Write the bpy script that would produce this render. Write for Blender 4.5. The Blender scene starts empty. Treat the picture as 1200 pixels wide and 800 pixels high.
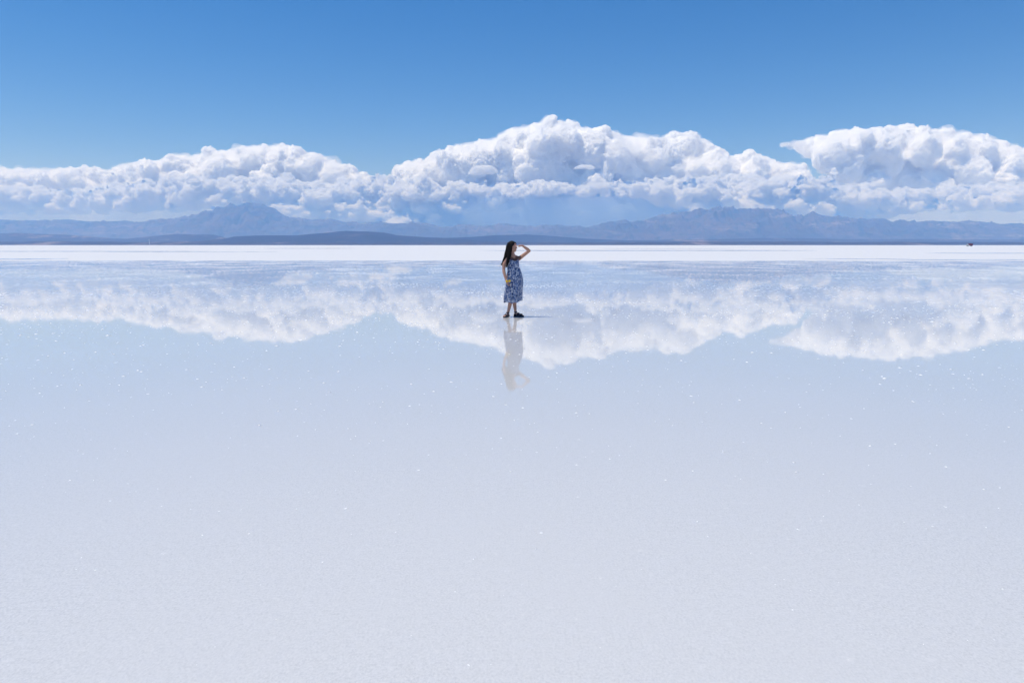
import bpy, bmesh, math, random, sys
import numpy as np
from mathutils import Vector, Matrix

C = bpy.context
SC = C.scene
COL = SC.collection
R = math.radians
rng = np.random.default_rng(11)
random.seed(5)

# ------------------------------------------------------------------ camera
CAM_H = 1.555
PITCH = math.atan(113 / 800.0)
cam_d = bpy.data.cameras.new('camera')
cam_d.lens, cam_d.sensor_width = 24.0, 36.0
cam_d.clip_start, cam_d.clip_end = 0.1, 150000.0
cam = bpy.data.objects.new('camera', cam_d)
COL.objects.link(cam)
cam.location = (0, 0, CAM_H)
cam.rotation_euler = (math.pi / 2 - PITCH, 0, 0)
SC.camera = cam


def ray(px, py):
    """Direction of a photo pixel (1200x800), scaled to one metre of depth."""
    u, v = (px - 600) / 800.0, (400 - py) / 800.0
    s, c = math.sin(PITCH), math.cos(PITCH)
    y = c + v * s
    z = -s + v * c
    return u / y, z / y


def at(px, py, Y):
    x, z = ray(px, py)
    return Vector((x * Y, Y, CAM_H + z * Y))


def ground_y(py):
    return -CAM_H / ray(600, py)[1]


# ------------------------------------------------------------------ helpers
def tag(o, label=None, cat=None, group=None, kind=None):
    if label: o['label'] = label
    if cat: o['category'] = cat
    if group: o['group'] = group
    if kind: o['kind'] = kind
    return o


def link(name, me, mat=None, parent=None):
    o = bpy.data.objects.new(name, me)
    COL.objects.link(o)
    if mat: me.materials.append(mat)
    if parent: o.parent = parent
    return o


def np_mesh(name, V, F):
    """V (n,3), F (m,k) arrays -> mesh"""
    V = np.asarray(V, np.float32); F = np.asarray(F, np.int32)
    me = bpy.data.meshes.new(name)
    me.vertices.add(len(V)); me.vertices.foreach_set('co', V.ravel())
    k = F.shape[1]
    me.loops.add(F.size); me.loops.foreach_set('vertex_index', F.ravel())
    me.polygons.add(len(F))
    me.polygons.foreach_set('loop_start', np.arange(0, F.size, k, dtype=np.int32))
    me.polygons.foreach_set('loop_total', np.full(len(F), k, np.int32))
    me.update(calc_edges=True)
    return me


def smooth(me, on=True):
    me.polygons.foreach_set('use_smooth', [on] * len(me.polygons))


def evaluated(o):
    dg = C.evaluated_depsgraph_get()
    dg.update()
    return bpy.data.meshes.new_from_object(o.evaluated_get(dg))


_perm = np.random.default_rng(3).permutation(256).astype(np.int32)
_perm = np.concatenate([_perm, _perm, _perm])
_grad = np.array([[1,1,0],[-1,1,0],[1,-1,0],[-1,-1,0],[1,0,1],[-1,0,1],[1,0,-1],[-1,0,-1],
                  [0,1,1],[0,-1,1],[0,1,-1],[0,-1,-1],[1,1,0],[-1,1,0],[0,-1,1],[0,-1,-1]], np.float32)


def pnoise(P):
    P = np.asarray(P, np.float32)
    i = np.floor(P).astype(np.int32); f = P - i; i &= 255
    w = f * f * f * (f * (f * 6 - 15) + 10)
    out = 0
    for dx in (0, 1):
        for dy in (0, 1):
            for dz in (0, 1):
                h = _perm[_perm[_perm[i[:, 0] + dx] + i[:, 1] + dy] + i[:, 2] + dz] & 15
                g = _grad[h]
                d = g[:, 0] * (f[:, 0] - dx) + g[:, 1] * (f[:, 1] - dy) + g[:, 2] * (f[:, 2] - dz)
                ww = (w[:, 0] if dx else 1 - w[:, 0]) * (w[:, 1] if dy else 1 - w[:, 1]) * (w[:, 2] if dz else 1 - w[:, 2])
                out = out + ww * d
    return out


def fbm(P, octs=5, gain=.5, lac=2.03, ridged=False, billow=False):
    P = np.asarray(P, np.float32); a, s, tot = 1.0, 0, 0
    for k in range(octs):
        n = pnoise(P + 17.3 * k)
        if ridged: n = 1 - 2.2 * np.abs(n)
        if billow: n = 2.2 * np.abs(n) - .5
        s = s + a * n; tot += a; a *= gain; P = P * lac
    return s / tot


class NT:
    """small node-tree writer"""
    def __init__(self, name):
        self.m = bpy.data.materials.new(name); self.m.use_nodes = True
        self.t = self.m.node_tree; self.t.nodes.clear()
        self.out = self.t.nodes.new('ShaderNodeOutputMaterial')

    def n(self, typ, inputs=None, **kw):
        nd = self.t.nodes.new('ShaderNode' + typ)
        for k, v in kw.items(): setattr(nd, k, v)
        for k, v in (inputs or {}).items():
            if hasattr(v, 'bl_rna') and isinstance(v, bpy.types.NodeSocket): self.t.links.new(v, nd.inputs[k])
            else: nd.inputs[k].default_value = v
        return nd

    def ramp(self, fac, stops, interp='LINEAR'):
        nd = self.n('ValToRGB', {'Fac': fac}); cr = nd.color_ramp; cr.interpolation = interp
        while len(cr.elements) < len(stops): cr.elements.new(.5)
        for e, (p, c) in zip(cr.elements, stops):
            e.position = p; e.color = c if len(c) == 4 else (*c, 1)
        return nd.outputs['Color']

    def math(self, op, a, b=0.0, c=0.0, clamp=False):
        nd = self.t.nodes.new('ShaderNodeMath'); nd.operation = op; nd.use_clamp = clamp
        for k, v in enumerate((a, b, c)):
            if isinstance(v, bpy.types.NodeSocket): self.t.links.new(v, nd.inputs[k])
            else: nd.inputs[k].default_value = v
        return nd.outputs[0]

    def noise(self, vec, scale, detail=4, rough=.55, out='Fac', **kw):
        return self.n('TexNoise', {'Vector': vec, 'Scale': scale, 'Detail': detail, 'Roughness': rough}, **kw).outputs[out]

    def mixc(self, fac, a, b):
        nd = self.t.nodes.new('ShaderNodeMix'); nd.data_type = 'RGBA'
        for k, v in ((0, fac), (6, a), (7, b)):
            if isinstance(v, bpy.types.NodeSocket): self.t.links.new(v, nd.inputs[k])
            else: nd.inputs[k].default_value = v if k == 0 or len(v) == 4 else (*v, 1)
        return nd.outputs[2]

    def pos(self):
        return self.n('TexCoord').outputs['Object']

    def scaled(self, vec, s):
        return self.n('Mapping', {'Vector': vec, 'Scale': s}).outputs['Vector']

    def surf(self, sh):
        self.t.links.new(sh, self.out.inputs['Surface']); return self.m


def simple(name, col, rough=.6, var=.12, scale=30, **extra):
    """principled with a little procedural variation of tone"""
    t = NT(name)
    f = t.noise(t.pos(), scale, 3)
    c = t.mixc(f, tuple(x * (1 - var) for x in col), tuple(min(1, x * (1 + var)) for x in col))
    p = t.n('BsdfPrincipled', {'Base Color': c, 'Roughness': rough, **extra})
    return t.surf(p.outputs[0])


# ------------------------------------------------------------------ light
SUN_EL, SUN_AZ = 71.0, -91.0          # azimuth measured from +Y towards +X: the sun stands to the left
sd = Vector((math.sin(R(SUN_AZ)) * math.cos(R(SUN_EL)), math.cos(R(SUN_AZ)) * math.cos(R(SUN_EL)), math.sin(R(SUN_EL))))
sun_d = bpy.data.lights.new('sun', 'SUN')
sun_d.energy, sun_d.angle, sun_d.color = 4.35, R(.53), (1.0, .945, .81)
sun = bpy.data.objects.new('sun', sun_d); COL.objects.link(sun)
sun.rotation_euler = sd.to_track_quat('Z', 'Y').to_euler()
sun.location = (-30, 0, 60)

w = bpy.data.worlds.new('World'); SC.world = w; w.use_nodes = True
nt = w.node_tree; nt.nodes.clear()
wo = nt.nodes.new('ShaderNodeOutputWorld'); bg = nt.nodes.new('ShaderNodeBackground')
sky = nt.nodes.new('ShaderNodeTexSky'); sky.sky_type = 'NISHITA'; sky.sun_disc = False
sky.sun_elevation = R(SUN_EL); sky.sun_rotation = R(SUN_AZ)
sky.altitude = 3650; sky.air_density = 2.0; sky.dust_density = 0.0; sky.ozone_density = 6.0
hs = nt.nodes.new('ShaderNodeHueSaturation'); hs.inputs['Saturation'].default_value = 1.36
nt.links.new(sky.outputs[0], hs.inputs['Color'])
mul = nt.nodes.new('ShaderNodeMix'); mul.data_type = 'RGBA'; mul.blend_type = 'MULTIPLY'; mul.inputs[0].default_value = 1.0
nt.links.new(hs.outputs[0], mul.inputs[6]); mul.inputs[7].default_value = (.94, .86, 1.01, 1)
nt.links.new(mul.outputs[2], bg.inputs['Color']); bg.inputs['Strength'].default_value = .104
nt.links.new(bg.outputs[0], wo.inputs['Surface'])

SC.view_settings.view_transform = 'Standard'; SC.view_settings.look = 'None'
SC.view_settings.exposure = -0.17; SC.view_settings.gamma = 1.0

# ------------------------------------------------------------------ ground
def quad_sheet(name, x0, x1, y0, y1, z, mat, kind='structure'):
    me = np_mesh(name, [(x0, y0, z), (x1, y0, z), (x1, y1, z), (x0, y1, z)], [(0, 1, 2, 3)])
    return tag(link(name, me, mat), kind=kind)


t = NT('dry_salt')
p = t.pos()
c = t.mixc(t.noise(p, .15, 5), (.65, .66, .69), (.70, .70, .72))
c = t.mixc(t.noise(t.scaled(p, (.02, .06, 1)), 1.0, 5), c, (.66, .67, .70))
b = t.n('Bump', {'Height': t.noise(p, 14, 5, .7), 'Strength': .5, 'Distance': .03})
M_DRY = t.surf(t.n('BsdfPrincipled', {'Base Color': c, 'Roughness': .85, 'Specular IOR Level': .2, 'Normal': b.outputs[0]}).outputs[0])

# water a few millimetres deep over white salt; grains of the crust stand out of it where it shoals
t = NT('brine')
p = t.pos()
sx = t.n('SeparateXYZ', {'Vector': p})
fine = t.noise(t.scaled(p, (1, .8, 1)), 95, 5, .7)
grain = t.noise(p, 16, 4, .62)
clump = t.noise(t.scaled(p, (.33, .30, 1)), 1.0, 5, .6)
patch = t.noise(t.scaled(p, (.5, .5, 1)), 1.0, 4, .6)
fine = t.ramp(fine, [(.36, (0, 0, 0)), (.64, (1, 1, 1))])
base = t.mixc(fine, (.50, .508, .526), (.665, .665, .672))
base = t.mixc(t.math('MULTIPLY', t.ramp(t.noise(p, 27, 4, .65), [(.40, (0, 0, 0)), (.60, (1, 1, 1))]), .35), base, (.672, .672, .68))
base = t.mixc(t.math('MULTIPLY', t.ramp(patch, [(.35, (0, 0, 0)), (.65, (1, 1, 1))]), .6), base, (.602, .604, .616))
base = t.mixc(t.math('MULTIPLY', t.ramp(grain, [(.6, (0, 0, 0)), (.72, (1, 1, 1))]), .5), base, (.685, .682, .685))
# where the crust stands out of the water: grains near by, small flat islands towards the far shore where it shoals
yy = sx.outputs[1]
far = t.n('MapRange', {'Value': yy, 'From Min': 13.0, 'From Max': 60.0, 'To Min': 0.0, 'To Max': 1.0}).outputs[0]
isl = t.noise(t.scaled(p, (11, 3.2, 1)), 1.0, 5, .68)
lv1 = t.math('MULTIPLY_ADD', t.math('SUBTRACT', clump, .5), .36, isl)
lv1 = t.math('MULTIPLY_ADD', t.math('POWER', far, .75), .125, lv1)
lv2 = t.math('MULTIPLY_ADD', t.math('SUBTRACT', clump, .5), .55, grain)
dry1 = t.n('MapRange', {'Value': lv1, 'From Min': .645, 'From Max': .675}).outputs[0]
dry1 = t.math('MULTIPLY', dry1, t.n('MapRange', {'Value': yy, 'From Min': 11.0, 'From Max': 20.0}).outputs[0])
dry2 = t.n('MapRange', {'Value': lv2, 'From Min': .74, 'From Max': .78}).outputs[0]
dry = t.math('MAXIMUM', dry1, dry2)
wav = t.noise(t.scaled(p, (1, 1, 1)), 3.0, 3, .5)
b1 = t.n('Bump', {'Height': wav, 'Strength': .03, 'Distance': .01})
b2 = t.n('Bump', {'Height': grain, 'Strength': .6, 'Distance': .02})
wet = t.n('BsdfPrincipled', {'Base Color': base, 'Roughness': .025, 'IOR': 1.333, 'Subsurface Weight': .2, 'Subsurface Radius': (1, 1, 1), 'Subsurface Scale': .05, 'Normal': b1.outputs[0]})
dr = t.n('BsdfPrincipled', {'Base Color': (.86, .86, .86, 1), 'Roughness': .8, 'Specular IOR Level': .3, 'Normal': b2.outputs[0]})
mx = t.n('MixShader', {0: dry, 1: wet.outputs[0], 2: dr.outputs[0]})
M_WATER = t.surf(mx.outputs[0])

quad_sheet('salt_flat', -60000, 60000, -20000, 60000, -.004, M_DRY)


def shore_sheet(name, x0, x1, ynear, yfar, n, near_amp, far_amp, seed, taper=True, z=0.0):
    """a sheet of water between two wandering shore lines"""
    xs = np.linspace(x0, x1, n)
    s = (xs - x0) / (x1 - x0)
    k = 1.0 / max(8.0, (x1 - x0) / 14)
    a = fbm(np.c_[xs * k, xs * 0 + seed, xs * 0], 6, .6)
    bb = fbm(np.c_[xs * k, xs * 0 + seed + 7.7, xs * 0], 6, .6)
    yn = ynear + near_amp * a; yf = yfar + far_amp * bb
    if taper:
        e = np.clip(np.minimum(s, 1 - s) * 5, 0, 1) ** .7
        mid = .5 * (yn + yf); yn = mid + (yn - mid) * e; yf = mid + (yf - mid) * e
    V = np.r_[np.c_[xs, yn, xs * 0 + z], np.c_[xs, np.maximum(yf, yn + .05), xs * 0 + z]]
    i = np.arange(n - 1)
    F = np.c_[i, i + 1, i + 1 + n, i + n]
    return tag(link(name, np_mesh(name, V, F), M_WATER), kind='structure')


shore_sheet('water', -260, 260, -40, 68, 900, 0, 9, 1.3, taper=False)
for k, (xa, xb, ya, yb) in enumerate([(560, 960, 294.1, 293.1), (-60, 250, 294.9, 294.2), (-60, 78, 304.2, 302.9),
                                      (1085, 1300, 297.1, 296.3), (1040, 1300, 304.9, 303.9), (940, 1070, 303.6, 303.1),
                                      (310, 420, 291.3, 290.9), (120, 330, 295.5, 295.1), (700, 860, 291.6, 291.3)]):
    yn, yf = ground_y(ya), ground_y(yb); ym = .5 * (yn + yf)
    shore_sheet('puddle_water', ray(xa, ya)[0] * ym, ray(xb, ya)[0] * ym, yn, yf, 160, .35 * (yf - yn), .35 * (yf - yn), 3.1 + 5 * k)

# ------------------------------------------------------------------ mountains
def terrain(name, pts, Y0, Y1, Y2, mat, amp, seed, nx=900, ny=70, rock=1.0, kind='structure'):
    """a range: ridge line through photo points at distance Y1, foot at Y0 in front and Y2 behind"""
    px = np.array([q[0] for q in pts], float); py = np.array([q[1] for q in pts], float)
    P = np.array([at(a, b_, Y1) for a, b_ in zip(px, py)])
    xs = np.linspace(P[0, 0], P[-1, 0], nx)
    hz = np.interp(xs, P[:, 0], P[:, 2])
    hz = hz + amp * (190 * fbm(np.c_[xs / 900, xs * 0 + seed, xs * 0], 5, .6, ridged=True) + 80 * fbm(np.c_[xs / 120, xs * 0, xs * 0 + seed], 4, .6)) * np.clip(hz / 250, .15, 1) - amp * 75 * np.clip(hz / 250, .15, 1)
    ys = np.concatenate([np.linspace(Y0, Y1, int(ny * .7), endpoint=False), np.linspace(Y1, Y2, ny - int(ny * .7))])
    ny = len(ys)
    X, Yg = np.meshgrid(xs, ys)
    tt = np.where(Yg < Y1, (Yg - Y0) / (Y1 - Y0), (Y2 - Yg) / (Y2 - Y1))
    tt = np.clip(tt, 0, 1)
    q = np.c_[X.ravel() / 1500, Yg.ravel() / 1500, np.full(X.size, seed)]
    shift = (fbm(q * .8, 3).reshape(X.shape)) * 700          # ridges wander away from a straight line
    H = np.interp((X + shift * (1 - tt)).ravel(), xs, hz).reshape(X.shape)
    prof = tt ** 1.25
    rg = fbm(q * 2.2 * rock, 6, .55, ridged=True).reshape(X.shape)
    fb = fbm(q * 6 * rock, 5, .55).reshape(X.shape)
    Z = H * prof * (1 + amp * 1.3 * rg * (1 - tt ** 3) * 1.4) + H * amp * (.7 * rg + .8 * fb) * np.minimum(1, tt * 2) * .5 - 2 * (tt <= 0)
    Z = np.maximum(Z, -3) - 3 * (tt < 1e-6)
    V = np.c_[X.ravel(), Yg.ravel(), Z.ravel()]
    i, j = np.meshgrid(np.arange(nx - 1), np.arange(ny - 1)); a = (j * nx + i).ravel()
    me = np_mesh(name, V, np.c_[a, a + 1, a + 1 + nx, a + nx]); smooth(me)
    return tag(link(name, me, mat), kind=kind)


def earth(name, c1, c2, c3, s=1.0, rows=0.0, scrub=(.05, .055, .045)):
    t = NT(name); p = t.pos()
    c = t.mixc(t.ramp(t.noise(t.scaled(p, (.0006 * s, .0006 * s, .002 * s)), 1, 7, .62), [(.38, (0, 0, 0)), (.62, (1, 1, 1))]), c1, c2)
    c = t.mixc(t.ramp(t.noise(t.scaled(p, (.0011 * s, .0004 * s, .006 * s)), 1, 6, .6), [(.56, (0, 0, 0)), (.66, (1, 1, 1))]), c, c3)
    c = t.mixc(t.ramp(t.noise(p, .006 * s, 6, .65), [(.5, (0, 0, 0)), (.6, (1, 1, 1))]), c, scrub)
    return t.surf(t.n('BsdfPrincipled', {'Base Color': c, 'Roughness': .95, 'Specular IOR Level': .1}).outputs[0])


M_FAR = earth('far_rock', (.135, .105, .09), (.07, .06, .055), (.20, .155, .13))
M_RANGE = earth('range_rock', (.12, .095, .08), (.07, .06, .05), (.22, .185, .155), 1.3)
M_HILL = earth('scrub_hill', (.026, .025, .026), (.040, .035, .033), (.085, .066, .056), 2.0, scrub=(.03, .032, .028))
M_LOW = earth('shore_land', (.05, .043, .040), (.07, .058, .052), (.24, .185, .16), 2.5, scrub=(.035, .036, .032))

terrain('mountains', [(-200, 262), (-60, 261), (0, 261), (30, 261.5), (60, 260.5), (95, 261.5), (120, 262), (150, 262.5), (180, 261.5),
                      (215, 259), (235, 254), (250, 250), (265, 246), (283, 243), (297, 242.5), (310, 244), (320, 249), (335, 256),
                      (350, 259), (365, 260), (378, 261), (402, 262), (425, 266), (445, 263.5), (480, 265), (500, 264), (520, 267),
                      (540, 266), (560, 267), (590, 265.5), (625, 267.5), (637, 265.8), (658, 267), (700, 268.5), (760, 272)],
        10500, 12800, 14900, M_FAR, .30, 2.0, rock=1.4)
terrain('mountains', [(600, 276), (640, 271), (690, 267), (720, 263.8), (755, 260.5), (775, 256), (800, 252.5), (815, 251.5), (830, 249.5), (845, 248),
                      (860, 249.5), (870, 249), (885, 249.5), (900, 248), (906, 249.5), (914, 255), (930, 257), (943, 253.5), (955, 257),
                      (985, 258.5), (1000, 259.5), (1025, 260), (1040, 263), (1090, 264), (1115, 263), (1130, 265), (1165, 266), (1200, 267), (1300, 267), (1400, 269)],
        9500, 11800, 14500, M_RANGE, .36, 9.0, rock=1.6)
terrain('hills', [(-200, 274), (-60, 274), (0, 274), (20, 273.6), (60, 275), (100, 277), (130, 279.5), (150, 280), (180, 277), (205, 275.2), (250, 275.5), (272, 281), (290, 284)],
        6400, 7400, 8600, M_LOW, .10, 5.0, nx=500)
terrain('hills', [(235, 284.5), (250, 283), (265, 280), (275, 277.3), (300, 276.2), (350, 275.8), (380, 273.6), (405, 271), (430, 271.5), (450, 273),
                  (465, 276), (490, 277.8), (530, 279.5), (600, 284)],
        5000, 5900, 7000, M_HILL, .07, 6.0, nx=500)
terrain('hills', [(440, 284), (500, 280), (550, 278), (580, 276.2), (615, 275.2), (650, 277), (690, 280), (740, 282), (800, 283), (860, 284.5)],
        6300, 7200, 8300, M_HILL, .07, 7.0, nx=500)
terrain('hills', [(640, 284), (720, 282), (800, 281), (880, 279.6), (920, 279.2), (950, 279.7), (1000, 280.5), (1100, 280.2), (1200, 281), (1400, 281)],
        6600, 7700, 9000, M_LOW, .10, 8.0, nx=500)
terrain('hills', [(-200, 284.2), (100, 283.8), (300, 284.4), (500, 283.9), (700, 284.3), (900, 283.8), (1100, 284.2), (1400, 284)],
        4300, 4700, 5200, M_LOW, .25, 12.0, nx=1000, ny=40, rock=2.0)

# ------------------------------------------------------------------ clouds
def icos(sub):
    bm = bmesh.new(); bmesh.ops.create_icosphere(bm, subdivisions=sub, radius=1)
    V = np.array([v.co for v in bm.verts], np.float32); F = np.array([[v.index for v in f.verts] for f in bm.faces], np.int32)
    bm.free(); return V, F


ICO1, ICO2, ICO3 = icos(1), icos(2), icos(3)


def balls_mesh(name, balls, squash=1.0, grow=0.0):
    """balls: (n,4) x y z r -> one mesh of rough spheres"""
    Vs, Fs, o = [], [], 0
    balls = np.asarray(balls, np.float32)
    for (V, F), sel in ((ICO2, balls[:, 3] < 260), (ICO3, balls[:, 3] >= 260)):
        b_ = balls[sel]
        if not len(b_): continue
        vv = (V[None] * np.array([1, 1, squash]) * (b_[:, None, 3:4] + grow) + b_[:, None, :3]).reshape(-1, 3)
        ff = (F[None] + (np.arange(len(b_)) * len(V))[:, None, None]).reshape(-1, 3) + o
        Vs.append(vv); Fs.append(ff); o += len(vv)
    return np_mesh(name, np.concatenate(Vs), np.concatenate(Fs))


def normals(me):
    N = np.empty(len(me.vertices) * 3, np.float32); me.vertices.foreach_get('normal', N); return N.reshape(-1, 3)


def coords(me):
    N = np.empty(len(me.vertices) * 3, np.float32); me.vertices.foreach_get('co', N); return N.reshape(-1, 3)


def sprout(rg, balls, n, lo, hi, up=-.25, out=.85):
    """daughter puffs on the surface of each ball"""
    res = []
    for x, y, z, r in balls:
        d = rg.normal(size=(n, 3)); d /= np.linalg.norm(d, axis=1)[:, None]
        d = d[d[:, 2] > up]
        s = r * rg.uniform(lo, hi, len(d))
        res.append(np.c_[np.array([x, y, z]) + d * (r * out), s])
    return np.concatenate(res)


def cloud(name, top, base, Y, thick, mat, seed, r0=(.42, .62), voxel=32.0, amp=1.0, cols=None, n1=12, n2=9, rmin=4, squash=1.0, wisps=False, label=None, cat='cloud', kind=None, group=None):
    """a heap of puffs filling the outline between its top line and its base line (photo points) at distance Y"""
    rg = np.random.default_rng(seed)
    tx = np.array([q[0] for q in top], float); ty = np.array([q[1] for q in top], float)
    bx = np.array([q[0] for q in base], float); by = np.array([q[1] for q in base], float)
    m = Y / 800.0                                  # metres per photo pixel
    L0 = []
    x = tx[0]
    while x < tx[-1]:
        yt = np.interp(x, tx, ty); yb = np.interp(x, bx, by)
        hgt = max(yb - yt, rmin * .75)
        rr = np.clip(hgt * rg.uniform(.20, .34), rmin, 19)
        y = yt + rr * 1.12
        while True:
            for _ in range(2):
                dy = rg.uniform(-.5, .5) * thick
                frac = abs(dy) / (.5 * thick)
                yy = y + frac ** 2 * hgt * .12
                r_ = rr * rg.uniform(.8, 1.05)
                p = at(x + rg.uniform(-.25, .25) * rr, min(yy, yb), Y + dy)
                L0.append((p.x, p.y, p.z, r_ * m))
            y += rr * 1.15
            if y > yb - rr * .15: break
        x += rr * .62
    L0 = np.array(L0)
    L1 = sprout(rg, L0, n1, .28, .5, up=-.35)
    L2 = sprout(rg, L1[rg.random(len(L1)) < .8], n2, .26, .46, up=-.3)
    zb = np.interp(0, [0], [0])
    nc = len(L0) + len(L1); allb = np.concatenate([L0, L1, L2])
    # level the base: nothing hangs far under the base line
    pxs = allb[:, 0] / allb[:, 1] * 800 * .99 + 600
    zmin = np.array([at(600, v, Y).z for v in np.interp(pxs, bx, by)])
    ok = allb[:, 2] > zmin + .15 * allb[:, 3]; core = allb[:nc][ok[:nc]]; allb = allb[ok]
    def skin(grow, vox, layers, bb):
        me = balls_mesh(name, bb, squash, grow)
        o = link(name, me)
        md = o.modifiers.new('remesh', 'REMESH'); md.mode = 'VOXEL'; md.voxel_size = vox; md.adaptivity = 0
        me2 = evaluated(o); o.modifiers.clear(); o.data = me2; bpy.data.meshes.remove(me)
        V = coords(me2)
        for scale, a_, oc, bl in layers:
            N = normals(me2)
            f = fbm(V / scale * np.array([1, 1, 1 / squash ** .7]) + seed, oc, .5, billow=bl)
            V = V + N * (f * a_ * amp)[:, None]
            me2.vertices.foreach_set('co', V.astype(np.float32).ravel()); me2.update()
        return o, me2, V
    o, me2, V = skin(0.0, voxel, ((1000, 150, 2, False), (400, 48, 2, True), (165, 66, 2, True), (85, 46, 2, True)), allb)
    if wisps:
        ow, mw, _ = skin(45.0, 60.0, ((700, 70, 2, False), (260, 80, 2, False), (130, 50, 2, False)), core)
        smooth(mw); mw.materials.clear(); mw.materials.append(M_WISP); ow.name = 'wisps'; mw.name = 'wisps'; ow.parent = o
    smooth(me2)
    me2.materials.clear(); me2.materials.append(mat)
    me2.name = name
    print('cloud', name, len(allb), len(V))
    return tag(o, label, cat if label else None, group, kind)


def vapour(name, col, density, aniso=0.0):
    t = NT(name)
    v = t.n('VolumePrincipled', {'Color': (*col, 1), 'Density': density, 'Anisotropy': aniso})
    t.t.links.new(v.outputs[0], t.out.inputs['Volume'])
    return t.m


M_CLOUD = vapour('cloud_white', (1, 1, 1), .045)
M_LOW_CLOUD = vapour('cloud_low', (.950, .957, .970), .032)  # shade from the clouds above is put into this grey
M_RAIN_HAZE = vapour('rain_haze_tint', (.86, .93, .99), .0011)  # blue of the distance haze is put into the rain's colour
M_SHADED_RAIN = vapour('rain_shade_tint', (.60, .72, .93), .0018)  # rain in the shade of the cloud base, the shade put into its colour
M_WISP = vapour('cloud_wisp', (1, 1, 1), .0022)
M_GREY_CLOUD = vapour('cloud_grey', (.975, .98, .985), .022)
GC = 'heaped clouds over the mountains'

cloud('cumulus_cloud', [(478, 192), (500, 184), (525, 172), (560, 166), (590, 156), (620, 147), (640, 139), (655, 138), (680, 146), (710, 153), (740, 159), (765, 159),
                (790, 155), (812, 156), (830, 168), (845, 180), (862, 184), (878, 180), (892, 181), (905, 190), (925, 192), (940, 199)],
      [(478, 235), (940, 235)], 19000, 2600, M_CLOUD, 21, wisps=True, label='tall bright white cumulus cloud in the middle, highest of the clouds', group=GC)
cloud('cumulus_cloud', [(-160, 196), (-60, 199), (0, 198), (60, 198), (120, 197), (150, 192), (200, 183), (240, 179), (280, 175), (320, 171), (345, 172), (370, 179), (395, 188), (415, 200), (430, 208)],
      [(-160, 235), (430, 235)], 20000, 2400, M_CLOUD, 33, wisps=True, label='long bright cumulus cloud above the pointed mountain, humped at its right end', group=GC)
cloud('cumulus_cloud', [(916, 168), (926, 166.5), (938, 165), (960, 160), (985, 151), (1020, 147), (1060, 146), (1100, 151), (1130, 151), (1150, 156), (1165, 166), (1180, 173), (1240, 172), (1330, 176)],
      [(916, 170), (930, 175), (942, 182), (958, 196), (972, 235), (1330, 235)], 20500, 2600, M_CLOUD, 45, rmin=2.0, wisps=True, label='flat topped bright cumulus cloud at the right with an overhanging left shoulder', group=GC)
cloud('cumulus_cloud', [(400, 211), (430, 207), (460, 202), (485, 200), (510, 207), (560, 210), (600, 214), (640, 216)],
      [(400, 268), (460, 272), (520, 270), (560, 250), (600, 236), (640, 230)], 17200, 2000, M_LOW_CLOUD, 51, squash=.5, label='low grey cumulus between the long left cloud and the tall middle one', group=GC)
cloud('cumulus_cloud', [(590, 216), (640, 211), (680, 215), (720, 210), (760, 208), (800, 206), (850, 204), (890, 206), (930, 206)],
      [(590, 231), (700, 231), (760, 235), (800, 250), (930, 255)], 16600, 1700, M_LOW_CLOUD, 57, squash=.5, label='low grey cloud shelf along the foot of the tall middle cloud', group=GC)
cloud('cumulus_cloud', [(915, 208), (940, 200), (965, 203), (990, 212), (1040, 217), (1090, 221), (1140, 215), (1200, 214), (1320, 210)],
      [(915, 255), (1000, 258), (1060, 250), (1150, 246), (1320, 252)], 16400, 1800, M_LOW_CLOUD, 63, squash=.5, label='low grey cloud bank under the flat topped cloud at the right', group=GC)
cloud('cumulus_cloud', [(-150, 220), (-60, 216), (0, 216), (60, 220), (120, 217), (170, 209), (220, 205), (270, 208), (330, 207), (380, 210), (420, 214)],
      [(-150, 250), (60, 250), (180, 247), (250, 243), (300, 252), (380, 266), (420, 270)], 16800, 2000, M_LOW_CLOUD, 69, squash=.5, label='long low grey cloud bank under the long left cloud', group=GC)
cloud('rain_haze_curtain', [(-250, 242), (0, 240), (200, 240), (400, 242), (560, 244), (700, 246), (850, 244), (1000, 240), (1200, 238), (1450, 236)],
      [(-250, 284), (1450, 284)], 17300, 900, M_RAIN_HAZE, 75, voxel=80, amp=.6, n1=8, n2=4, label='pale curtain of distant rain with haze blue put in its colour, hanging along the horizon under the low clouds', cat='rain')
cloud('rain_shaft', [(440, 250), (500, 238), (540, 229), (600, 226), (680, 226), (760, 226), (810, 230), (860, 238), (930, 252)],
      [(440, 284), (930, 284)], 16500, 700, M_SHADED_RAIN, 76, voxel=70, amp=.6, n1=8, n2=4, label='dark blue rain shaft under the tall middle cloud', cat='rain')
for k, (xa, xb, ya, yb, lab) in enumerate([
        (66, 100, 201, 206, 'small thin grey cloudlet before the left cloud, leftmost of three in a row'),
        (111, 134, 200, 204.5, 'small thin grey cloudlet before the left cloud, middle one of three in a row'),
        (139, 157, 201, 205, 'small thin grey cloudlet before the left cloud, rightmost of three in a row'),
        (548, 585, 192, 204, 'small ragged grey cloudlet before the left flank of the tall middle cloud'),
        (673, 697, 192, 198, 'small dark grey cloudlet alone before the centre of the tall middle cloud'),
        (786, 796, 194, 198, 'tiny grey cloudlet before the right flank of the tall middle cloud')]):
    cloud('cloudlet', [(xa, yb - 1.5), (xa * .75 + xb * .25, ya + 1), (xa * .5 + xb * .5, ya), (xa * .2 + xb * .8, ya + 1.2), (xb, yb - 1.5)],
          [(xa, yb), (xb, yb)], 15900, 120, M_GREY_CLOUD, 81 + k, amp=.35, label=lab, group='small grey cloudlets before the big clouds', rmin=1.4)

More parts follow.
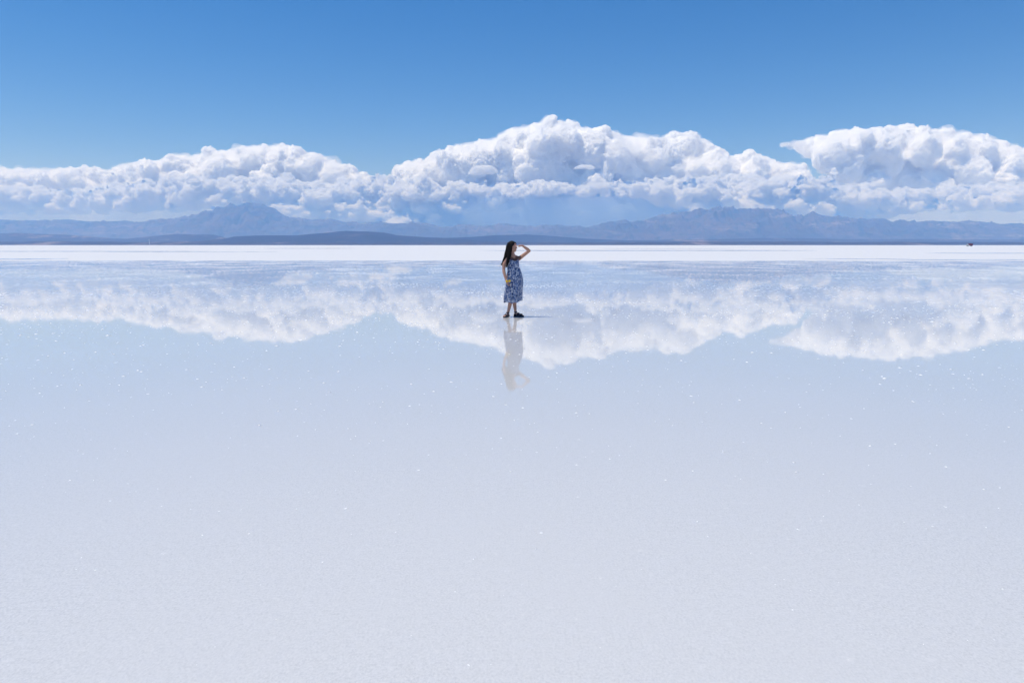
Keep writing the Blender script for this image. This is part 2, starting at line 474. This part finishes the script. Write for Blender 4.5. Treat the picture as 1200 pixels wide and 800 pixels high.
# ------------------------------------------------------------------ loose salt crystals standing out of the shallow water
def crystals(n):
    rg = np.random.default_rng(77)
    V0, F0 = ICO1
    Vs, Fs, k = [], [], 0
    cl = np.c_[rg.uniform(-16, 16, 170), rg.uniform(7.5, 17, 170)]
    while k < n:
        u = rg.random()
        if u < .68:
            c_ = cl[rg.integers(len(cl))]; x, y = c_ + rg.normal(size=2) * (.9, .55)
        elif u < .86: x, y = rg.uniform(-18, 18), rg.uniform(7, 18)
        else: x, y = rg.uniform(-8, 8), rg.uniform(2, 8)
        if y < 2 or (abs(x) < .5 and abs(y - 14.9) < .4): continue
        s_ = min(.030, .0033 * math.exp(min(.8, rg.normal() * .5)) * (1 + .42 * max(0, y - 3) ** .85))
        a_ = rg.uniform(0, 6.28)
        v = V0 * (1 + .35 * rg.normal(size=(len(V0), 1)).clip(-1.2, 1.2)) * np.array([s_, s_ * rg.uniform(.5, .9), s_ * rg.uniform(.40, .6)])
        v = np.c_[v[:, 0] * math.cos(a_) - v[:, 1] * math.sin(a_), v[:, 0] * math.sin(a_) + v[:, 1] * math.cos(a_), v[:, 2]]
        Vs.append(v * (1.35, 1.35, 1) + (x, y, -.30 * s_)); Fs.append(F0 + k * len(V0)); k += 1
    t = NT('salt_crystal'); p_ = t.pos()
    c_ = t.mixc(t.noise(p_, 60, 3), (.93, .93, .93), (.98, .98, .975))
    m = t.surf(t.n('BsdfPrincipled', {'Base Color': c_, 'Roughness': .4, 'IOR': 1.4}).outputs[0])
    return tag(link('salt_crystals', np_mesh('salt_crystals', np.concatenate(Vs), np.concatenate(Fs)), m), kind='stuff')


crystals(7000)

# ------------------------------------------------------------------ the woman
PD = ground_y(371.2)
person = bpy.data.objects.new('person', None); COL.objects.link(person)
person.location = (0, PD, 0)
tag(person, 'woman in blue and white patterned dress standing in shallow water, shading her eyes', 'person')


def chain(*pts, step=.35):
    """tapered limb as a dense row of balls through (x, y, z, r)"""
    out = []
    for a_, b_ in zip(pts[:-1], pts[1:]):
        a_, b_ = np.array(a_, float), np.array(b_, float)
        n = max(2, int(np.linalg.norm(b_[:3] - a_[:3]) / (step * min(a_[3], b_[3]))) + 1)
        for q in np.linspace(0, 1, n): out.append(a_ + (b_ - a_) * q)
    return out


def melt(name, balls, voxel, mat, parent, smooth_it=4, factor=.5):
    """balls fused into one continuous skin"""
    V0, F0 = ICO2
    b_ = np.asarray(balls, np.float32)
    vv = (V0[None] * b_[:, None, 3:4] + b_[:, None, :3]).reshape(-1, 3)
    ff = (F0[None] + (np.arange(len(b_)) * len(V0))[:, None, None]).reshape(-1, 3)
    o = link(name, np_mesh(name, vv, ff))
    md = o.modifiers.new('r', 'REMESH'); md.mode = 'VOXEL'; md.voxel_size = voxel
    sm = o.modifiers.new('s', 'SMOOTH'); sm.iterations = smooth_it; sm.factor = factor
    me2 = evaluated(o); o.modifiers.clear(); old = o.data; o.data = me2; bpy.data.meshes.remove(old)
    me2.name = name; smooth(me2); me2.materials.clear(); me2.materials.append(mat); o.parent = parent
    return o


def tube(name, pts, r, mat, parent, n=8, taper=None):
    """a round bar through points; r a number or one per point"""
    pts = [Vector(q) for q in pts]; rr = r if hasattr(r, '__len__') else [r] * len(pts)
    V, F = [], []
    up = None
    for k, q in enumerate(pts):
        d = (pts[min(k + 1, len(pts) - 1)] - pts[max(k - 1, 0)]).normalized()
        u = d.cross(Vector((0, 0, 1))) if up is None else up - d * up.dot(d)
        if u.length < 1e-4: u = d.cross(Vector((1, 0, 0)))
        u.normalize(); up = u; v = d.cross(u)
        for j in range(n):
            a_ = 2 * math.pi * j / n
            V.append(q + (u * math.cos(a_) + v * math.sin(a_)) * rr[k])
    for k in range(len(pts) - 1):
        for j in range(n):
            F.append((k * n + j, k * n + (j + 1) % n, (k + 1) * n + (j + 1) % n, (k + 1) * n + j))
    c0 = len(V); V += [pts[0], pts[-1]]
    me = bpy.data.meshes.new(name or 'tress')
    me.from_pydata([tuple(v) for v in V], [], F + [(c0, (j + 1) % n, j) for j in range(n)] +
                   [(c0 + 1, (len(pts) - 1) * n + j, (len(pts) - 1) * n + (j + 1) % n) for j in range(n)])
    smooth(me)
    return link(name, me, mat, parent) if name else me


AZ = R(30)
FW = np.array([math.sin(AZ), -math.cos(AZ), 0]); RT = np.array([-math.cos(AZ), -math.sin(AZ), 0])
HZ = R(66)
FH = np.array([math.sin(HZ), -math.cos(HZ), -.05]); RH = np.array([-math.cos(HZ), -math.sin(HZ), 0]); UP = np.array([0, 0, 1.])
H0 = np.array([.004, -.01, 1.535])


def hd(f, s_, z, r): return (*(H0 + FH * f + RH * s_ + UP * z), r)
def tr(f, s_, z, r): return (*(np.array([.02, 0, 0]) + FW * f + RT * s_ + UP * z), r)


B = []
# trunk
for s_ in (-1, 1):
    B += chain(tr(0, .070 * s_, .86, .095), tr(0, .045 * s_, 1.03, .072), tr(.01, .052 * s_, 1.17, .074), tr(0, .085 * s_, 1.245, .05))
    B += chain(tr(.045, .06 * s_, 1.165, .05), tr(.06, .06 * s_, 1.15, .045))
    B += chain(tr(0, .04 * s_, 1.31, .04), tr(0, .10 * s_, 1.28, .042), tr(0, .15 * s_, 1.262, .045))
B += chain(tr(-.005, 0, 1.26, .06), tr(0, 0, 1.33, .05), hd(-.022, 0, -.075, .047))
# head
B += [hd(.012, 0, 0, .084), hd(-.025, 0, .002, .082), hd(0, 0, .012, .083)]
B += [hd(.04, 0, -.045, .056), hd(.047, 0, -.085, .038), hd(.066, 0, -.108, .021)]
for s_ in (-1, 1):
    B += [hd(.048, .03 * s_, -.045, .034), hd(.082, .024 * s_, .008, .013), hd(.02, .045 * s_, -.07, .03)]
    B += chain(hd(.0, .045 * s_, -.085, .022), hd(.06, .014 * s_, -.112, .017))
    B += chain(hd(-.004, .078 * s_, -.012, .013), hd(0, .078 * s_, -.045, .010))
    B += [hd(.098, .010 * s_, -.050, .0075)]
B += chain(hd(.090, 0, -.008, .010), hd(.112, 0, -.045, .0105))
B += chain(hd(.088, -.016, -.077, .007), hd(.096, 0, -.074, .008), hd(.088, .016, -.077, .007))
B += chain(hd(.086, -.014, -.087, .007), hd(.093, 0, -.088, .008), hd(.086, .014, -.087, .007))
# hanging right arm and its hand
RS = tr(0, .155, 1.258, .047)
B += chain(RS, (-.168, -.10, 1.14, .041), (-.178, -.105, 1.035, .035), (-.172, -.125, .98, .036), (-.138, -.17, .84, .023))
B += chain((-.138, -.17, .84, .023), (-.122, -.185, .80, .024), (-.108, -.19, .765, .022))
B += chain((-.125, -.175, .80, .022), (-.115, -.165, .76, .020)); B += chain((-.118, -.20, .80, .02), (-.10, -.212, .762, .019))
for k, (ox, oy, ln) in enumerate([(-.118, -.162, .85), (-.111, -.180, .97), (-.104, -.197, 1.0), (-.097, -.213, .93)]):
    B += chain((ox, oy, .765, .0105), (ox + .012 * ln, oy - .002, .765 - .038 * ln, .0095), (ox + .030 * ln, oy - .004, .765 - .062 * ln, .0088), (ox + .046 * ln, oy - .012, .765 - .070 * ln, .0078), step=.5)
B += chain((-.118, -.205, .81, .013), (-.088, -.225, .785, .0115), (-.068, -.226, .762, .0095), step=.5)
# raised left arm, hand flat over the brow
LS = tr(0, -.155, 1.262, .046)
B += chain(LS, (.225, .085, 1.315, .042), (.372, .055, 1.428, .034), (.335, .02, 1.462, .036), (.226, -.075, 1.538, .022))
B += chain((.226, -.075, 1.538, .022), (.19, -.08, 1.543, .018), (.155, -.085, 1.542, .016))
B += chain((.19, -.062, 1.543, .017), (.152, -.06, 1.541, .015)); B += chain((.19, -.098, 1.541, .016), (.158, -.108, 1.538, .014))
for k, (oy, ln) in enumerate([(-.055, .92), (-.073, 1.0), (-.092, .97), (-.110, .80)]):
    B += chain((.150, oy, 1.541, .0098), (.150 - .035 * ln, oy - .002, 1.541, .0092), (.150 - .060 * ln, oy - .004, 1.536, .0084), (.150 - .078 * ln, oy - .004, 1.530, .0072), step=.5)
B += chain((.195, -.045, 1.535, .012), (.165, -.03, 1.522, .0105), (.140, -.03, 1.512, .0088), step=.5)
# legs and feet
B += chain(tr(0, .075, .86, .088), (.0, -.07, .66, .068), (.012, -.075, .48, .049), (-.01, -.055, .40, .047), (-.035, -.045, .32, .049), (-.072, -.035, .16, .034), (-.086, -.035, .09, .029))
B += chain((-.082, -.025, .045, .030), (-.115, -.075, .045, .027), (-.150, -.135, .034, .024))
B += chain((-.125, -.07, .036, .022), (-.175, -.135, .030, .018))
for k in range(5):
    q = k / 4
    B += chain((-.140 - .036 * q, -.150 + .018 * q, .034, .0125), (-.152 - .038 * q, -.185 + .034 * q, .031, .0105 - .002 * q), step=.5)
B += chain(tr(0, -.075, .86, .088), (.04, .045, .66, .068), (.028, .04, .48, .049), (.04, .06, .40, .047), (.05, .065, .32, .049), (.07, .075, .16, .034), (.076, .075, .09, .029))
B += chain((.066, .08, .045, .030), (.125, .068, .048, .029), (.19, .052, .036, .026))
B += chain((.125, .09, .036, .022), (.205, .080, .030, .019))
for k in range(5):
    q = k / 4
    B += chain((.200 + .006 * q, .036 + .042 * q, .034, .0125), (.240 - .012 * q, .028 + .046 * q, .031, .0105 - .002 * q), step=.5)

t = NT('skin'); p = t.pos()
c = t.mixc(t.noise(p, 9, 4), (.47, .25, .175), (.55, .305, .215))
c = t.mixc(t.math('MULTIPLY', t.noise(p, 60, 3), .25), c, (.36, .17, .13))
M_SKIN = t.surf(t.n('BsdfPrincipled', {'Base Color': c, 'Roughness': .48, 'Subsurface Weight': .15, 'Subsurface Radius': (1, .35, .2), 'Subsurface Scale': .008}).outputs[0])
body = melt('body', B, .0042, M_SKIN, person, 5)

M_EYE = simple('eye_white', (.75, .73, .70), .2, .03)
M_IRIS = simple('eye_iris', (.03, .018, .012), .15, .1)
def ball(name, c_, r, mat, parent, sc=(1, 1, 1)):
    V0, F0 = ICO3
    me = np_mesh(name, V0 * r * np.array(sc) + np.array(c_)[:3], F0); smooth(me)
    return link(name, me, mat, parent)
for s_ in (-1, 1):
    e = ball('eye', hd(.0785, .029 * s_, -.018, 0), .0100, M_EYE, person)
    ball('iris', hd(.0852, .029 * s_, -.018, 0), .0052, M_IRIS, e)

# hair: cap and the long fall over the back and the right shoulder
M_HAIR = simple('black_hair', (.010, .008, .008), .62, .4, 90, **{'Specular IOR Level': .12})
hb = [hd(-.022, 0, .014, .094), hd(-.008, 0, .024, .088), hd(-.035, 0, -.01, .092)]
for s_ in (-1, 1):
    hb += chain(hd(.03, .052 * s_, .045, .045), hd(.012, .078 * s_, -.005, .032), hd(.0, .075 * s_, -.06, .028))
locks = [[(-.035, -.02, 1.55, .080), (-.07, -.045, 1.45, .066), (-.10, -.065, 1.36, .056), (-.145, -.075, 1.26, .042), (-.185, -.075, 1.19, .028), (-.215, -.08, 1.13, .010)],
         [(-.03, -.075, 1.52, .040), (-.045, -.10, 1.42, .040), (-.062, -.125, 1.33, .036), (-.085, -.15, 1.23, .030), (-.10, -.158, 1.16, .020), (-.118, -.162, 1.09, .008)],
         [(-.05, .02, 1.50, .050), (-.09, .02, 1.40, .048), (-.12, .0, 1.30, .042), (-.16, -.02, 1.22, .026), (-.20, -.04, 1.15, .009)]]
for l in locks: hb += chain(*l)
hair = melt('hair', hb, .006, M_HAIR, person, 3)
rg = np.random.default_rng(4)
SV, SF, o_ = [], [], 0
for k in range(170):                                   # single tresses over the fused mass, same mesh
    l = np.array(locks[rg.choice(3, p=[.45, .35, .2])]); d = rg.normal(size=3); d /= np.linalg.norm(d)
    q = np.linspace(0, len(l) - 1 + 0, 12); ii = np.minimum(q.astype(int), len(l) - 2); ff = (q - ii)[:, None]
    pp = l[ii] * (1 - ff) + l[ii + 1] * ff
    ctr = pp[:, :3] + d * pp[:, 3:4] * rg.uniform(.9, 1.04) + rg.normal(size=(12, 3)) * .003
    ctr[-1] += rg.normal(size=3) * .012
    m_ = tube(None, ctr, [.0055] * 8 + [.0045, .0035, .0025, .001], None, None, 5)
    V_ = coords(m_); SV.append(V_)
    SF.append(np.array([list(f.vertices) if len(f.vertices) == 4 else list(f.vertices) + [f.vertices[2]] for f in m_.polygons if len(f.vertices) == 4]) + o_); o_ += len(V_)
    bpy.data.meshes.remove(m_)
tres = np_mesh('tresses', np.concatenate(SV), np.concatenate(SF)); smooth(tres)
bm = bmesh.new(); bm.from_mesh(hair.data); bm.from_mesh(tres); bm.to_mesh(hair.data); bm.free()
bpy.data.meshes.remove(tres); smooth(hair.data)

# dress
t = NT('dress_print'); p = t.pos()
n1_ = t.n('TexNoise', {'Vector': p, 'Scale': 17.0, 'Detail': 3, 'Roughness': .55, 'Distortion': 2.2}).outputs['Fac']
n2_ = t.n('TexNoise', {'Vector': t.scaled(p, (1.2, 1.2, .8)), 'Scale': 26.0, 'Detail': 2, 'Roughness': .5, 'Distortion': 1.2}).outputs['Fac']
cb = t.ramp(n1_, [(.36, (.012, .030, .11)), (.42, (.04, .085, .25)), (.49, (.10, .18, .37)), (.54, (.28, .36, .54)), (.585, (.62, .63, .66))])
cb = t.mixc(t.ramp(n2_, [(.58, (0, 0, 0)), (.61, (1, 1, 1))]), cb, (.014, .032, .12))
cb = t.mixc(t.ramp(n2_, [(.385, (1, 1, 1)), (.415, (0, 0, 0))]), cb, (.60, .60, .63))
bmp = t.n('Bump', {'Height': t.noise(p, 220, 2), 'Strength': .15, 'Distance': .002})
M_DRESS = t.surf(t.n('BsdfPrincipled', {'Base Color': cb, 'Roughness': .8, 'Specular IOR Level': .2, 'Sheen Weight': .15, 'Normal': bmp.outputs[0]}).outputs[0])

rings = [(1.245, .014, .136, .098), (1.21, .016, .138, .116), (1.16, .020, .137, .126), (1.09, .028, .132, .112), (1.03, .040, .147, .114), (.95, .053, .165, .128),
         (.86, .058, .182, .142), (.78, .058, .193, .152), (.66, .046, .203, .160), (.52, .032, .207, .165), (.42, .026, .209, .167), (.335, .024, .210, .168)]
rz = np.array([q[0] for q in rings])[::-1]; rv = np.array([q[1:] for q in rings])[::-1]
nA, nZ = 160, 90
V, F = [], []
for k in range(nZ):
    q = k / (nZ - 1)
    for j in range(nA):
        a_ = 2 * math.pi * j / nA
        hem = .338 - .020 * math.cos(a_) + .014 * math.sin(3 * a_ + 1) + .006 * math.sin(11 * a_)
        neck = 1.242 + .012 * math.cos(2 * a_) - .018 * math.exp(-((a_ - math.pi / 2) / .35) ** 2)
        z = neck + (hem - neck) * q
        cx, la, lb = [np.interp(z, rz, rv[:, i_]) for i_ in range(3)]
        full = np.clip((1.08 - z) / .6, 0, 1)
        pl = full * (.012 * math.sin(9 * a_ + .8 * math.sin(2 * a_) + 1.5 * z) + .008 * math.sin(17 * a_ + 2 * math.sin(a_) - 2 * z) + .010 * math.sin(4 * a_ + 1))
        pl -= full * .014 * math.exp(-((a_ - 1.62) / .05) ** 2)                          # front seam
        pl += .003 * math.sin(23 * a_ + 30 * z) * math.exp(-((z - 1.06) / .05) ** 2)      # gathers at the waist
        x, y, _ = np.array([cx, 0, 0]) + RT * (la + pl) * math.cos(a_) + FW * (lb + pl) * math.sin(a_)
        V.append((x, y, z))
for k in range(nZ - 1):
    for j in range(nA):
        F.append((k * nA + j, (k + 1) * nA + j, (k + 1) * nA + (j + 1) % nA, k * nA + (j + 1) % nA))
dm = np_mesh('dress', V, F); smooth(dm)
dress = link('dress', dm, M_DRESS, person)
so = dress.modifiers.new('cloth_thickness', 'SOLIDIFY'); so.thickness = .003; so.offset = -1

# sheer dark yoke, a second skin over chest and shoulders
bm = bmesh.new(); bm.from_mesh(body.data)
def in_yoke(v):
    c_ = v.co; rel = np.array([c_.x - .02, c_.y, 0]); s_ = abs(rel @ RT)
    return 1.215 < c_.z < 1.335 - .09 * max(0, .10 - s_) / .10 + .02 and s_ < .178 - max(0, 1.27 - c_.z) * .9
bmesh.ops.delete(bm, geom=[f for f in bm.faces if not all(in_yoke(v) for v in f.verts)], context='FACES')
bm.normal_update()
for v in bm.verts: v.co += v.normal * .004
ym = bpy.data.meshes.new('yoke'); bm.to_mesh(ym); bm.free(); smooth(ym)
t = NT('sheer_mesh')
d_ = t.n('BsdfPrincipled', {'Base Color': t.mixc(t.noise(t.pos(), 80, 2), (.075, .045, .045), (.11, .07, .07)), 'Roughness': .7})
M_SHEER = t.surf(t.n('MixShader', {0: .5, 1: d_.outputs[0], 2: t.n('BsdfTransparent').outputs[0]}).outputs[0])
link('yoke', ym, M_SHEER, person)

# sandals
M_SOLE = simple('sandal_rubber', (.016, .017, .022), .6, .3, 60)
M_STRAP = simple('sandal_webbing', (.022, .026, .042), .75, .3, 120)
def sandal(heel, toe, width, cover):
    heel, toe = Vector(heel), Vector(toe); ax = (toe - heel); L = ax.length; ax.normalize(); sd_ = Vector((-ax.y, ax.x, 0))
    root = bpy.data.objects.new('sandal', None); COL.objects.link(root); root.parent = person
    bm = bmesh.new(); n = 40; loops = []
    for z, gr in ((-.002, -.002), (.004, .001), (.018, .001), (.023, -.003)):
        lp = []
        for j in range(n):
            a_ = 2 * math.pi * j / n; u = -math.cos(a_)
            wd = width * (.78 + .22 * u + .08 * math.sin(2.2 * u))
            q = heel + ax * (L * (.5 + .5 * u) ) + sd_ * (wd * math.sin(a_) * abs(math.sin(a_)) ** -.35 if abs(math.sin(a_)) > 1e-6 else 0)
            q = q + (q - (heel + ax * L * .5)).normalized() * gr
            lp.append(bm.verts.new((q.x, q.y, z + .010 * max(0, u - .6))))
        loops.append(lp)
    for a_, b_ in zip(loops[:-1], loops[1:]):
        for j in range(n): bm.faces.new((a_[j], a_[(j + 1) % n], b_[(j + 1) % n], b_[j]))
    bm.faces.new(loops[0][::-1]); bm.faces.new(loops[-1])
    me = bpy.data.meshes.new('sole'); bm.to_mesh(me); bm.free(); link('sole', me, M_SOLE, root)
    def strap(u, lean, hgt, hw, wband, full=False):
        V, F = [], []; n = 26
        for k in range(n):
            a_ = math.pi * (k / (n - 1)) if not full else 2 * math.pi * k / n
            for e_ in (-.5, .5):
                q = heel + ax * (L * u + e_ * wband * (0 if full else 1) + lean * math.sin(a_) * (1 if not full else 0)) + sd_ * hw * math.cos(a_)
                if full: q = q + ax * (hw * math.sin(a_)); z = hgt + e_ * wband
                else: z = .015 + hgt * abs(math.sin(a_)) ** .8
                V.append((q.x, q.y, z))
        m_ = n if full else n - 1
        for k in range(m_): a_ = 2 * k; b_ = 2 * ((k + 1) % n); F.append((a_, b_, b_ + 1, a_ + 1))
        me = bpy.data.meshes.new('strap'); me.from_pydata(V, [], F); smooth(me)
        o = link('strap', me, M_STRAP, root); md = o.modifiers.new('t', 'SOLIDIFY'); md.thickness = .005; md.offset = 1
    strap(.72, -.005, .047, width * .93, cover)
    strap(.45, .0, .068, width * .82, cover * .8)
    strap(.20, 0, .098, .036, .022, full=True)
    strap(.14, .01, .052, width * .74, cover * .9)
sandal((-.072, -.005, 0), (-.172, -.195, 0), .045, .028)
sandal((.035, .088, 0), (.262, .045, 0), .047, .058)

# sunglasses with yellow lenses, held in the hanging hand
sg = bpy.data.objects.new('sunglasses', None); COL.objects.link(sg)
sg.location = (-.082, PD - .238, .792)
tag(sg, 'yellow sunglasses held in the lowered hand of the woman', 'sunglasses')
M_LENS = simple('yellow_lens', (.85, .55, .01), .22, .06, 40)
M_FRAME = simple('dark_frame', (.03, .022, .018), .4, .2, 60)
for s_ in (-1, 1):
    V0, F0 = ICO3
    v = V0 * np.array([.027, .006, .022]) * (1 + .10 * np.abs(V0[:, :1] * V0[:, 2:3]))
    ct, st = math.cos(.25 * s_), math.sin(.25 * s_)
    v = np.c_[v[:, 0] * ct - v[:, 2] * st * .3, v[:, 1] + .10 * v[:, 0] * s_, v[:, 2] + v[:, 0] * .12]
    me = np_mesh('lens', v + (.030 * s_, 0, .004 * s_), F0); smooth(me); link('lens', me, M_LENS, sg)
    tube('temple', [(.056 * s_, .004, .008 * s_), (.050 * s_, .012, -.02), (.03 * s_, .02, -.07), (.022 * s_, .024, -.10)], .0035, M_FRAME, sg, 6)
tube('bridge', [(-.010, -.003, .006), (0, -.006, .010), (.010, -.003, .006)], .0032, M_FRAME, sg, 6)

# ------------------------------------------------------------------ far vehicle and tower
def boxm(bm, c_, sz, bev=.0):
    r_ = bmesh.ops.create_cube(bm, size=1, matrix=Matrix.Translation(c_) @ Matrix.Diagonal((*sz, 1)))
    if bev:
        es = list({e for v in r_['verts'] for e in v.link_edges})
        bmesh.ops.bevel(bm, geom=es, offset=bev, segments=2, affect='EDGES')
def box(name, c_, sz, mat, parent, bev=.05):
    bm = bmesh.new(); boxm(bm, c_, sz, bev); me = bpy.data.meshes.new(name); bm.to_mesh(me); bm.free()
    return link(name, me, mat, parent)
TY = 800.0
tk = bpy.data.objects.new('truck', None); COL.objects.link(tk)
tk.location = (ray(1136.3, 287)[0] * TY, TY, .0)
tag(tk, 'tiny dark red truck with a white cab standing far out on the salt flat', 'truck')
M_RED = simple('dark_red_paint', (.16, .012, .014), .4, .15, .8)
M_WHITE = simple('white_paint', (.78, .78, .77), .35, .04, .8)
M_TYRE = simple('tyre_rubber', (.02, .02, .02), .8, .2, 8)
M_GLASS = simple('dark_glass', (.02, .025, .03), .08, .2, 2)
M_STEEL = simple('grey_steel', (.25, .25, .26), .5, .2, 4)
box('chassis', (0.2, 0, .75), (5.9, 1.5, .24), M_STEEL, tk, .03)
box('cargo_body', (.95, 0, 2.05), (4.5, 2.3, 2.3), M_RED, tk, .08)
cb_ = box('cab', (-2.35, 0, 1.62), (1.75, 2.15, 1.9), M_WHITE, tk, .18)
box('windscreen', (-3.24, 0, 2.0), (.04, 1.7, .75), M_GLASS, cb_, .01)
for s_ in (-1, 1): box('side_window', (-2.45, 1.09 * s_, 2.02), (.95, .04, .62), M_GLASS, cb_, .01)
box('bumper', (-3.28, 0, .82), (.16, 2.1, .3), M_STEEL, tk, .04)
for x in (-2.3, 1.9):
    for s_ in (-1, 1):
        wl = tube('wheel', [(x, .78 * s_, .5), (x, 1.08 * s_, .5)], .5, M_TYRE, tk, 24)
        tube('rim', [(x, 1.075 * s_, .5), (x, 1.10 * s_, .5)], .27, M_STEEL, wl, 16)
for s_ in (-1, 1): box('headlight', (-3.25, .8 * s_, 1.15), (.06, .3, .2), M_WHITE, tk, .02)

WY = 4100.0
tw = bpy.data.objects.new('tower', None); COL.objects.link(tw)
tw.location = at(175.2, 287, WY); tw.location.z = -1
tag(tw, 'thin pale tower on the far shore before the low hills at the left', 'tower')
M_PALE = simple('pale_concrete', (.50, .49, .47), .8, .1, .3)
tube('shaft', [(0, 0, 0), (0, 0, 12), (0, 0, 31)], [1.7, 1.4, 1.1], M_PALE, tw, 20)
tube('cap', [(0, 0, 31), (0, 0, 32), (0, 0, 35), (0, 0, 36)], [1.2, 1.7, 1.7, .9], M_PALE, tw, 20)

# haze
t = NT('haze_air')
v = t.n('VolumePrincipled', {'Color': (.215, .46, 1.0, 1), 'Absorption Color': (1, 1, 1, 1), 'Density': 1.0e-4, 'Anisotropy': 0.0})
t.t.links.new(v.outputs[0], t.out.inputs['Volume'])
bm = bmesh.new(); bmesh.ops.create_cube(bm, size=1)
me = bpy.data.meshes.new('haze'); bm.to_mesh(me); bm.free()
me.transform(Matrix.Translation((0, 6500, 384.5)) @ Matrix.Diagonal((31000, 17200, 779, 1)))
tag(link('haze', me, t.m), kind='stuff')

SC.cycles.use_denoising = True
SC.cycles.use_adaptive_sampling = True; SC.cycles.adaptive_threshold = .015
SC.cycles.max_bounces = 72; SC.cycles.diffuse_bounces = 4; SC.cycles.glossy_bounces = 4
SC.cycles.volume_bounces = 64
SC.cycles.transparent_max_bounces = 8
